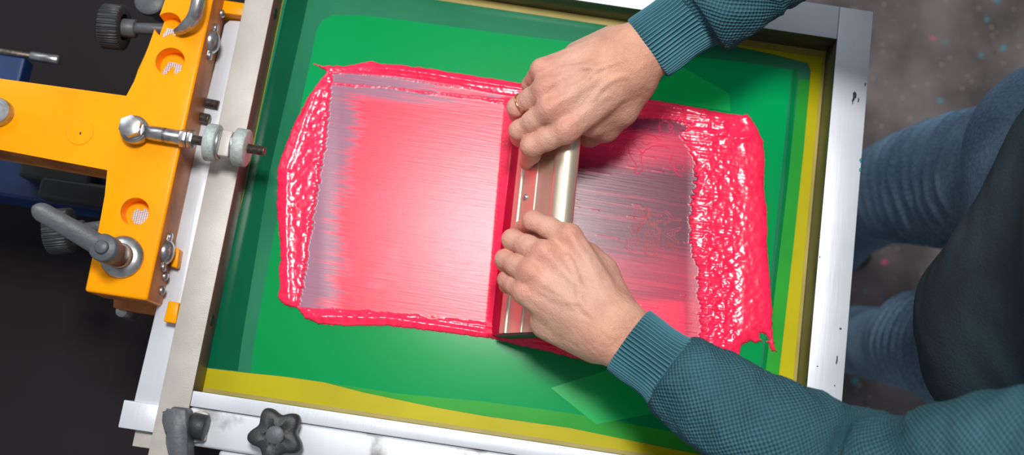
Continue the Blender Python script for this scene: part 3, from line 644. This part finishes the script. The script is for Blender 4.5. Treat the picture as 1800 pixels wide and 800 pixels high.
# side rivet caps, small screws
for u, v in ((382, 75), (297, 444)):
    c = at(u, v, .952); bm = bmesh.new(); bm_lathe(bm, (-.3328, c.y, .952), (1, 0, 0), [(0, .0125), (.002, .0125), (.0045, .0115), (.007, .0085), (.0082, .0045), (.0084, .0002)], 40)
    for sy in (-1, 1): cyl(bm, (-.3328, c.y + sy * .015, .952), (-.329, c.y + sy * .015, .952), .0045)
    bm_box(bm, -.3328, -.3312, c.y - .017, c.y + .017, .947, .957, .0005); obj('cap_plate', bm, M_['steel'], pa, auto=50)
for u, v in ((297, 487), (292, 512), (396, 25)):
    c = at(u, v, .94); bm = bmesh.new(); bm_lathe(bm, (-.3328, c.y, .94), (1, 0, 0), [(0, .0045), (.002, .0045), (.004, .003), (.0042, .0002)], 24); obj('screw', bm, M_['steel'], pa, auto=50)
for (u, v, z) in ((362, 207, .935), (378, 183, .93)):
    c = at(u, v, z); bm = bmesh.new(); thread(bm, (-.335, c.y, z), (c.x + .004, c.y - .001, z), .0052); obj('threaded_stud', bm, M_['thread'], pa, auto=80)
# orange tabs over the channel and the bracket below
for pts, z0, z1 in (([(305, 433), (316, 438), (311, 471), (299, 468)], .928, .940), ([(296, 529), (315, 532), (309, 569), (287, 565)], .928, .944)):
    bm = bmesh.new(); bm_prism(bm, [wp(u, v, z1) for u, v in pts], z0, z1, .0012, 2); obj('tab', bm, M_['orange'], pa, auto=50)
bm = bmesh.new(); bm_prism(bm, [wp(u, v, .915) for u, v in ((200, 510), (300, 530), (288, 556), (199, 541))], .895, .9155, .001); obj('bracket', bm, M_['orange_brown'], pa, auto=50)
bm = bmesh.new(); c = at(216, 548, .90); cyl(bm, (c.x, c.y, .87), (c.x, c.y, .905), .006, 20); obj('bracket_screw', bm, M_['steel'], pa, auto=50)
# end piece over the channel at the top
bm = bmesh.new(); bm_box(bm, -.334, -.309, .386, .40, .893, .940, .001); obj('cross_tab', bm, M_['orange'], pa, auto=50)
# big clamping lever
lv = D.objects.new('clamping_lever', None); COL.objects.link(lv); lv.parent = pa
c = at(215, 452, ZT); c2 = Vector((c.x, c.y, ZT)); bm = bmesh.new()
bm_lathe(bm, c2, (0, 0, 1), [(0, .0205), (.0015, .0207), (.0035, .0195), (.0055, .0150), (.0062, .0125), (.010, .0122), (.012, .0115)], 56); obj('flange', bm, M_['steel'], lv, auto=40)
bm = bmesh.new(); cyl(bm, c2 + Vector((0, 0, .011)), c2 + Vector((0, 0, .040)), .0105, 40); obj('sleeve', bm, M_['brown'], lv, auto=50)
bm = bmesh.new(); cyl(bm, c2 + Vector((0, 0, .032)), c2 + Vector((0, 0, .053)), .0128, 40, .0015); obj('hub', bm, M_['grey_plastic'], lv, auto=50)
bm = bmesh.new(); cyl(bm, c2 + Vector((0, 0, .050)), c2 + Vector((0, 0, .057)), .0062, 32, .001); obj('hub_pin', bm, M_['grey_plastic'], lv, auto=50)
hb = c2 + Vector((0, 0, .044)); ep = at(58, 364, 1.045); dirl = (ep - hb); ll = Vector((dirl.x, dirl.y, 0)).length; hd = Vector((dirl.x, dirl.y, 0)).normalized(); sd = Vector((-hd.y, hd.x, 0))
bm = bmesh.new(); R_ = []
for k in range(25):
    t = 1 - (1 - k / 24) ** 1.6; s = t * ll; w = .0100 - .0014 * t; 
    fe = math.sqrt(max(.004, 1 - ((t - .86) / .14) ** 2)) if t > .86 else 1; w *= fe
    cz = hb.z + .002 + (ep.z - hb.z - .002) * t; th = .0046 * fe ** .4
    R_.append([bm.verts.new(hb * 1 + hd * s + sd * (w * math.cos(a)) + Vector((0, 0, cz - hb.z + th * math.sin(a)))) for a in [2 * PI * i / 20 for i in range(20)]])
for k in range(24):
    for i in range(20): j = (i + 1) % 20; bm.faces.new((R_[k][i], R_[k][j], R_[k + 1][j], R_[k + 1][i]))
bm.faces.new(R_[0]); bm.faces.new(R_[-1]); obj('lever_arm', bm, M_['grey_plastic'], lv, smooth=True)
# chrome hook at the top of the picture
hk = [tuple(at(u, v, z)) + (r, r) for u, v, z, r in ((352, -60, .99, .006), (350, -15, 1.0, .0065), (346, 14, .998, .0068), (338, 34, .992, .0066), (322, 50, .984, .0056), (310, 56, .978, .0035))]
sweep('hook', hk, 30, 20, M_['steel'], pa)

# ribbed thumb knobs on their shafts, left of the arm
def rib_knob(u0, v0, u1, v1, z, R, w, shaft_to, label):
    t = thing('thumb_knob', label, 'knob', group='black ribbed thumb knobs'); a = at(u0, v0, z); d = (at(u1, v1, z) - a).normalized()
    bm = bmesh.new(); bm_lathe(bm, a, d, [(0, R * .9), (.0015, R), (w - .0015, R), (w, R * .92), (w, R * .62), (w * .55, R * .55), (w * .5, .0002)], 200, lambda an, t_: 1 + .028 * (1 if math.sin(50 * an) > 0 else -1) * (t_ < w))
    obj('knob', bm, M_['black'], t, auto=50)
    bm = bmesh.new(); cyl(bm, a + d * w * .4, a + d * (w + .012), R * .42, 28); cyl(bm, a + d * w, at(*shaft_to), R * .26, 24); obj('shaft', bm, M_['grey_plastic'], t, auto=50)
rib_knob(182, 46, 300, 56, .93, .023, .022, (300, 52, .93), 'black ribbed thumb knob beside the top of the orange arm')
rib_knob(86, 408, 190, 400, .90, .023, .024, (180, 398, .93), 'black ribbed thumb knob beneath the big grey lever')
# steel pins
for (u0, v0, u1, v1, z, r, lab) in ((18, 93, 104, 106, .80, .0056, 'worn steel pin sticking out above the orange cross arm'), (-30, 324, 52, 333, .80, .0056, 'clean steel pin sticking out below the orange cross arm')):
    t = thing('steel_pin', lab, 'pin', group='steel pins left of the arm'); a = at(u0, v0, z); b_ = at(u1, v1, z); m_ = a.lerp(b_, .42)
    bm = bmesh.new(); cyl(bm, a - (b_ - a) * .8, m_, r * .62, 20); obj('neck', bm, M_['thread'], t, auto=50)
    bm = bmesh.new(); cyl(bm, m_, b_, r, 24, .001); obj('tip', bm, M_['steel'], t, auto=50)
c = at(262, 6, .90); t = thing('bolt_cap', 'round grey bolt cap at the top edge beside the orange arm', 'bolt'); bm = bmesh.new(); bm_lathe(bm, (c.x, c.y + .004, .86), (0, 0, 1), [(0, .009), (.03, .009), (.034, .0165), (.040, .0165), (.042, .014), (.042, .0002)], 36); obj('head', bm, M_['grey_plastic'], t, auto=50)

# ------------------------------------------------------------------ person
per = thing('person', 'person in teal knit sweater and blue jeans pulling the squeegee with both hands', 'person')
def W3(u, v, z): p = at(u, v, z); return np.array([p.x, p.y, p.z])
def face_pt(z, y, d=.0125):
    """point d in front of the squeegee's flat face at height z"""
    x0 = np.interp(y, [Y0, Y1], [A0.x, A1.x]); x = x0 + (z - .9165) * (.5346 / .845) - d / .845
    return np.array([x, y, z])
def hand(mcp, pip, base, r_m, finger_r, thumb, extra, wrist, veins, tipz, dy, knuckle_up=.0025):
    allp = np.array(mcp + pip + base + [w[0] for w in wrist] + [t[0] for t in thumb])
    F = Field(allp.min(0) - .05, allp.max(0) + .045, .00105)
    for m_, b0, r in zip(mcp, base, r_m):
        F.cap(b0, m_, .0135, r, .012)
    for i in range(3):
        F.cap((mcp[i] * .7 + base[i] * .3 + mcp[i + 1] * .7 + base[i + 1] * .3) / 2 - [0, 0, .003], (base[i] + base[i + 1]) / 2, .010, .0125, .008)
    for a, b0, ra, rb in extra: F.cap(a, b0, ra, rb, .012)
    for (a, ra), (b0, rb) in zip(wrist[:-1], wrist[1:]): F.cap(a, b0, ra, rb, .014, squash=None)
    # extensor tendons and knuckle heads
    for m_, b0, r in zip(mcp, base, r_m):
        up = np.array([0, 0, 1.0])
        F.cap(m_ + up * (r - .0052), m_ + up * (r - .0050) + (m_ - b0) * .02, .0068, .0066, .005)
        F.cap(m_ * .98 + b0 * .02 + up * (r - .0020), m_ * .45 + b0 * .55 + up * (.0118), .0024, .0014, .006)
    G = F.blank()
    for i in range(4):
        r0, r1, r2, r3 = finger_r[i]; y = pip[i][1] + dy[i]
        dip = np.array([pip[i][0] + .0005, pip[i][1] + dy[i] * .6, pip[i][2] - .022]); tip = face_pt(tipz[i], y, .0115)
        dip[0] = min(dip[0], face_pt(dip[2], y, .0125)[0]) if True else dip[0]
        H_ = F.blank()
        H_.cap(mcp[i], pip[i], r0, r1, .004); H_.cap(mcp[i] * .45 + pip[i] * .55, mcp[i] * .5 + pip[i] * .5, r0 * .99, r0 * .99, .006)
        H_.cap(pip[i], dip, r1, r2, .005); H_.cap(dip, tip, r2, r3, .005)
        od = (pip[i] - (mcp[i] + dip) / 2); od /= np.linalg.norm(od); H_.cap(pip[i] + od * .0022, pip[i] + od * .0022, r1 * .86, r1 * .86, .004)
        G.F = np.minimum(G.F, H_.F) if i == 0 else -np.maximum(-G.F, -H_.F)
    # thumb
    T_ = F.blank()
    for (a, ra), (b0, rb) in zip(thumb[:-1], thumb[1:]): T_.cap(a, b0, ra, rb, .008)
    F.merge(T_, .014); F.merge(G, .0065)
    # web creases between the finger roots
    for path, r in veins:
        C = catmull(path, 10)
        for a, b0 in zip(C[:-1], C[1:]): F.cap(a, b0, r, r, .0045)
    return F
def onback(P_, h): return P_ + np.array([0, 0, h])
def lerp(a, b, t): return a * (1 - t) + b * t

# near hand (bottom of the picture): left hand
mcpL = [W3(1000, 417, 1.026), W3(957, 446, 1.031), W3(932, 479, 1.029), W3(922, 514, 1.020)]
pipL = [W3(938, 389, 1.012), W3(902, 422, 1.008), W3(889, 457, 1.003), W3(892, 493, .998)]
basL = [W3(1086, 556, 1.040), W3(1078, 572, 1.042), W3(1066, 588, 1.040), W3(1052, 600, 1.035)]
RL = [.0128, .0124, .0118, .0112]
frL = [(.0098, .0092, .0080, .0068), (.0099, .0094, .0082, .0070), (.0094, .0090, .0078, .0066), (.0086, .0080, .0070, .0060)]
thL = [(W3(1096, 560, 1.024), .014), (W3(1056, 482, 1.006), .0150), (W3(1034, 458, .988), .0120), (W3(1016, 440, .968), .0098), (W3(1006, 430, .955), .0080)]
exL = [(W3(962, 566, 1.006), W3(1046, 606, 1.022), .0165, .017), (W3(1010, 510, 1.010), W3(1070, 580, 1.022), .016, .016), (W3(1028, 452, 1.008), W3(1082, 545, 1.022), .015, .015)]
wrL = [(W3(1078, 580, 1.036), .0185), (W3(1090, 583, 1.036), .019)]
# oval wrist: two parallel chains
def wrist_chain(p, q, width, z_r, F):
    a = np.array(p); b0 = np.array(q); d = b0 - a; n = np.cross(d, [0, 0, 1]); n /= np.linalg.norm(n)
    for s in (-1, -.33, .33, 1): F.cap(a + n * s * (width - z_r), b0 + n * s * (width - z_r), z_r, z_r, .010)
veL = []
def vein(pts, r=.0008): return ([onback(p, 0) for p in pts], r)
def back(mcp, base, i, t, h=.0128):
    i0 = int(i); f = i - i0; i1 = min(i0 + 1, 3)
    p = lerp(lerp(mcp[i0], base[i0], t), lerp(mcp[i1], base[i1], t), f); return p + np.array([0, 0, h])
veL += [vein([back(mcpL, basL, .5, .18, .0105), back(mcpL, basL, .8, .42, .0128), back(mcpL, basL, 1.6, .6, .0134), back(mcpL, basL, 1.9, .9, .0138)]),
        vein([back(mcpL, basL, 2.5, .15, .0098), back(mcpL, basL, 2.3, .4, .0118), back(mcpL, basL, 1.6, .6, .0134)]),
        vein([back(mcpL, basL, 2.9, .35, .0112), back(mcpL, basL, 2.6, .62, .0126), back(mcpL, basL, 2.2, .8, .0134), back(mcpL, basL, 1.4, 1.0, .0138)])]
FL = hand(mcpL, pipL, basL, RL, frL, thL, exL, wrL, veL, [.962, .962, .962, .963], [.003, .002, 0, -.002])
cuffL = W3(1104, 597, 1.038); wrist_chain(W3(1072, 574, 1.035), W3(1128, 616, 1.037), .029, .0180, FL)
# far hand (top of the picture): right hand
mcpR = [W3(996, 228, 1.028), W3(968, 192, 1.035), W3(958, 157, 1.034), W3(953, 123, 1.026)]
pipR = [W3(936, 256, 1.012), W3(914, 229, 1.006), W3(910, 188, 1.006), W3(934, 148, 1.000)]
basR = [W3(1118, 132, 1.040), W3(1112, 110, 1.044), W3(1102, 90, 1.042), W3(1090, 76, 1.036)]
frR = [(.0106, .0104, .0086, .0070), (.0098, .0094, .0080, .0068), (.0096, .0090, .0078, .0066), (.0086, .0080, .0070, .0060)]
thR = [(W3(1126, 142, 1.026), .015), (W3(1092, 192, 1.008), .0155), (W3(1064, 224, .992), .0130), (W3(1036, 238, .972), .0105), (W3(1032, 240, .960), .0085)]
exR = [(W3(1016, 100, 1.012), W3(1076, 76, 1.022), .0150, .017), (W3(1030, 160, 1.012), W3(1090, 110, 1.024), .0165, .0165), (W3(1040, 215, 1.010), W3(1112, 148, 1.022), .0145, .0155)]
wrR = [(W3(1106, 106, 1.036), .0185), (W3(1118, 98, 1.036), .019)]
veR = [vein([back(mcpR, basR, 1.4, .15, .0105), back(mcpR, basR, 1.2, .35, .0126), back(mcpR, basR, 1.5, .6, .0136), back(mcpR, basR, 1.2, .9, .0140)]),
       vein([back(mcpR, basR, 2.5, .2, .0108), back(mcpR, basR, 2.0, .45, .0130), back(mcpR, basR, 1.5, .6, .0136)]),
       vein([back(mcpR, basR, .2, .35, .0122), back(mcpR, basR, .5, .6, .0136), back(mcpR, basR, .3, .85, .0136)])]
FR = hand(mcpR, pipR, basR, RL, frR, thR, exR, wrR, veR, [.960, .962, .962, .963], [-.004, -.001, 0, .002])
wrist_chain(W3(1104, 106, 1.035), W3(1166, 64, 1.042), .029, .0180, FR)

# whole body, coarse, its forearms ending inside the cuffs where the fine hands begin
pelvis = np.array([.60, .235, .93]); chest = np.array([.545, .235, 1.22]); neck = np.array([.515, .235, 1.44]); headc = np.array([.475, .235, 1.585])
shL = np.array([.50, .06, 1.385]); shR = np.array([.50, .42, 1.385]); elL = W3(1500, 846, 1.10); elR = W3(1460, -120, 1.12)
B = Field((.02, -.25, .0), (.85, .72, 1.78), .0075)
B.cap(pelvis, chest, .100, .105, .05); B.cap(chest, neck - [0, 0, .1], .105, .095, .05); B.cap(neck - [0, 0, .06], headc, .055, .058, .03)
B.cap(shL, shR, .062, .062, .05); B.cap(headc + [.01, 0, .02], headc + [-.005, 0, -.02], .090, .080, .03); B.cap(headc + [-.055, 0, -.06], headc + [-.06, 0, -.075], .040, .034, .02)
B.cap(headc + [-.086, 0, .0], headc + [-.104, 0, -.032], .011, .015, .012)
for s in (-1, 1): B.cap(headc + [0, s * .078, -.01], headc + [.006, s * .088, .008], .016, .018, .008)
for s in (-1, 1): B.cap(headc + [-.088, s * .032, .005], headc + [-.088, s * .032, .005], .013, .013, .006, sub=False)
B.cap(headc + [-.098, -.02, -.062], headc + [-.098, .02, -.062], .009, .009, .006)
mdL, mdR = W3(1790, 838, 1.21), W3(1700, -170, 1.20); elL, elR = W3(1490, 826, 1.10), W3(1460, -130, 1.12)
B.cap(shL, mdL, .048, .040, .02); B.cap(mdL, elL, .040, .034, .02); B.cap(elL, W3(1150, 632, 1.040), .030, .018, .01); B.cap(shR, mdR, .048, .040, .02); B.cap(mdR, elR, .040, .034, .02); B.cap(elR, W3(1170, 60, 1.043), .030, .018, .01)
hipR, knR, anR = np.array([.575, .375, .90]), np.array([.535, .425, .50]), np.array([.60, .44, .09])
hipL, knL, anL = np.array([.60, .165, .90]), np.array([.590, .215, .50]), np.array([.575, .26, .09])
for hp, kn_, an in ((hipR, knR, anR), (hipL, knL, anL)): B.cap(hp, kn_, .075, .05, .03); B.cap(kn_, an, .048, .034, .02)
parts = [FL.mesh(), FR.mesh(), B.mesh()]
vs, fs, off = [], [], 0
for v_, q_ in parts: vs.append(v_); fs.append(q_ + off); off += len(v_)
vs = np.concatenate(vs); fs = np.concatenate(fs)
me = D.meshes.new('body'); me.from_pydata(vs.tolist(), [], fs.tolist())
tone = np.tile(C3(214, 168, 148), (len(vs), 1)); red = C3(214, 128, 112); warm = C3(202, 142, 112)
def blend(c, p, r, w, colr):
    d = np.linalg.norm(vs - p, axis=1); k = (np.exp(-(d / r) ** 2) * w)[:, None]; return c * (1 - k) + colr * k
for mm, pp in ((mcpL, pipL), (mcpR, pipR)):
    for p in mm: tone = blend(tone, p + [0, 0, .012], .013, .40, red)
    for p in pp: tone = blend(tone, p, .014, .28, red)
tone = blend(tone, W3(1110, 110, 1.05), .040, .7, warm); tone = blend(tone, W3(1085, 600, 1.05), .035, .6, warm)
ca = me.color_attributes.new('tone', 'FLOAT_COLOR', 'POINT'); cc = np.ones((len(vs), 4), np.float32); cc[:, :3] = tone; ca.data.foreach_set('color', cc.ravel())
link('body', me, M_['skin'], per, True)
# ring on the far hand
rp = lerp(mcpR[2], pipR[2], .80); rd = Vector((pipR[2] - mcpR[2]).tolist()).normalized()
bm = bmesh.new(); rr = .0098
bm_lathe(bm, Vector(rp.tolist()) - rd * .0012, rd, [(0, rr - .0004), (0, rr + .0006), (.0006, rr + .0011), (.0014, rr + .0011), (.002, rr + .0006), (.002, rr - .0004)], 48, cap=False)
o = obj('ring', bm, M_['copper'], per, smooth=True); o['label'] = 'thin rose gold ring'
# hair
H_ = Field(headc - .16, headc + .16, .004); H_.cap(headc + [.02, 0, .035], headc + [.03, 0, -.02], .092, .078, .02); v_, q_ = H_.mesh()
me = D.meshes.new('hair'); me.from_pydata(v_.tolist(), [], q_.tolist()); link('hair', me, M_['hair'], per, True)
# sweater body
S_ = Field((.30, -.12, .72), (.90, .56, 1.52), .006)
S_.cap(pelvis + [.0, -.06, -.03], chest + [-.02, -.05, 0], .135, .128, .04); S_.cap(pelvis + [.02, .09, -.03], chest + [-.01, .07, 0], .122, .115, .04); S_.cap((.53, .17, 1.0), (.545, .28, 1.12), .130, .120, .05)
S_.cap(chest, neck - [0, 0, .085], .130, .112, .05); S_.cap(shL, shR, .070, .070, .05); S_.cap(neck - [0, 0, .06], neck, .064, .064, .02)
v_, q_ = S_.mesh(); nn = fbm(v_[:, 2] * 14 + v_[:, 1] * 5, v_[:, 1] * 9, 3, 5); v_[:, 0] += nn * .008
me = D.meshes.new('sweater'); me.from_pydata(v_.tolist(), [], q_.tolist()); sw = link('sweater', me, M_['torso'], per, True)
# sleeves and cuffs
def folds(seed, amp, fr, fade=.03):
    def f(U_, V_, Ln):
        a = 2 * PI * U_
        n = fbm(np.cos(a) * 1.3 + V_ * fr + seed, np.sin(a) * 1.3 + V_ * fr * .45 + seed * 2, 3, seed)
        n2 = np.abs(fbm(np.cos(a + V_ * 9) * 1.1 + V_ * fr * 1.6, np.sin(a) * 1.0 - V_ * fr * .7, 2, seed + 9))
        return (amp * n - amp * 1.1 * n2) * ss(0, fade, V_) + .0006 * fbm(U_ * 90, V_ * 380, 2, seed)
    return f
def c5(p, a, b0): return tuple(p) + (a, b0)
def cuff(name, p, q_, rs, ru, label=None):
    p, q_ = np.array(p), np.array(q_)
    rows = [c5(lerp(p, q_, -.0), rs * .97, ru * .97)] + [c5(lerp(p, q_, t), rs * k, ru * k) for t, k in ((.05, 1.01), (.3, 1.01), (.6, 1.0), (.85, 1.03), (1.02, 1.10))]
    def dd(U_, V_, Ln): return .0009 * (fbm(np.cos(2 * PI * U_) * 2 + V_ * 30, np.sin(2 * PI * U_) * 2, 2, 3)) + .00045 * np.sin(2 * PI * 54 * U_)
    return sweep(name, rows, 60, 504, M_['rib'], sw, dd, cap=False)
cL0, cL1 = W3(1104, 597, 1.037), W3(1180, 652, 1.044); cR0, cR1 = W3(1138, 86, 1.038), W3(1222, 24, 1.054)
cuff('cuff', cL0, cL1, .0320, .0245); cuff('cuff', cR0, cR1, .0325, .0250)
d1 = (cL1 - cL0) / np.linalg.norm(cL1 - cL0)
slL = [c5(lerp(cL0, cL1, .93), .0335, .0265), c5(lerp(cL0, cL1, 1.1), .0395, .034), c5(W3(1232, 690, 1.055), .045, .040), c5(W3(1340, 756, 1.075), .050, .047), c5(W3(1480, 822, 1.10), .053, .050), c5(W3(1600, 852, 1.145), .056, .056), c5(W3(1790, 838, 1.21), .062, .062), c5(shL, .064, .064), c5(shL + [.01, .05, -.01], .045, .045)]
sweep('sleeve', slL, 300, 216, M_['waffle'], sw, folds(3, .0042, 22))
slR = [c5(lerp(cR0, cR1, .92), .0335, .027), c5(lerp(cR0, cR1, 1.12), .044, .038), c5(W3(1275, -8, 1.066), .0455, .042), c5(W3(1350, -62, 1.085), .047, .045), c5(W3(1460, -130, 1.12), .054, .052), c5(W3(1700, -170, 1.20), .058, .058), c5(shR, .064, .064), c5(shR + [.01, -.05, -.01], .045, .045)]
sweep('sleeve', slR, 300, 216, M_['waffle'], sw, folds(8, .0050, 22))
# jeans
J = Field((.38, .0, .70), (.80, .50, 1.0), .006)
J.cap(hipR + [0, 0, .02], hipL + [0, 0, .02], .108, .108, .05); J.cap(pelvis + [0, 0, .03], pelvis + [0, 0, .03], .13, .13, .04)
v_, q_ = J.mesh(); me = D.meshes.new('jeans'); me.from_pydata(v_.tolist(), [], q_.tolist()); jn = link('jeans', me, M_['denim'], per, True)
def jf(seed):
    def f(U_, V_, Ln):
        a = 2 * PI * U_; w = ss(.10, .24, V_) * ss(.56, .34, V_)
        r = np.sin(V_ * 210 + 5 * np.cos(a + seed) + 3 * fbm(U_ * 6, V_ * 12, 2, seed)); r = np.maximum(r, 0) ** 2
        return .0062 * r * w + .005 * fbm(np.cos(a) * 1.5 + V_ * 14, np.sin(a) * 1.5 + V_ * 9, 3, seed) + .008 * ss(Ln - .22, Ln - .02, V_) * np.sin(V_ * 110 + 2 * np.cos(a))
    return f
for hp, kn_, an, seed in ((hipR, knR, anR, 2), (hipL, knL, anL, 6)):
    rows = [c5(hp + [0, 0, .06], .085, .085), c5(hp - [0, 0, .04], .088, .088), c5(lerp(hp, kn_, .5), .080, .082), c5(kn_ + [0, 0, .03], .068, .070), c5(kn_ - [-.01, 0, .05], .062, .064), c5(lerp(kn_, an, .6), .054, .056), c5(an - [0, 0, .03], .056, .056)]
    sweep('trouser_leg', rows, 260, 160, M_['denim'], jn, jf(seed), ref=(1, 0, 0))
for an in (anR, anL):
    bm = bmesh.new(); o_ = []
    for i in range(28):
        a = 2 * PI * i / 28; o_.append((an[0] - .05 + math.cos(a) * .145, an[1] + math.sin(a) * .048 * (1 + .12 * math.cos(a))))
    bm_prism(bm, o_, 0, .03, .006); F_ = Field((an[0] - .23, an[1] - .08, .02), (an[0] + .13, an[1] + .08, .14), .005)
    F_.cap((an[0] - .14, an[1], .045), (an[0] + .02, an[1], .055), .042, .042, .02); F_.cap((an[0], an[1], .05), (an[0], an[1], .10), .044, .040, .03); v_, q_ = F_.mesh()
    m2 = D.meshes.new('t'); m2.from_pydata(v_.tolist(), [], q_.tolist()); bm.from_mesh(m2); obj('shoe', bm, M_['shoe'], per, smooth=True)
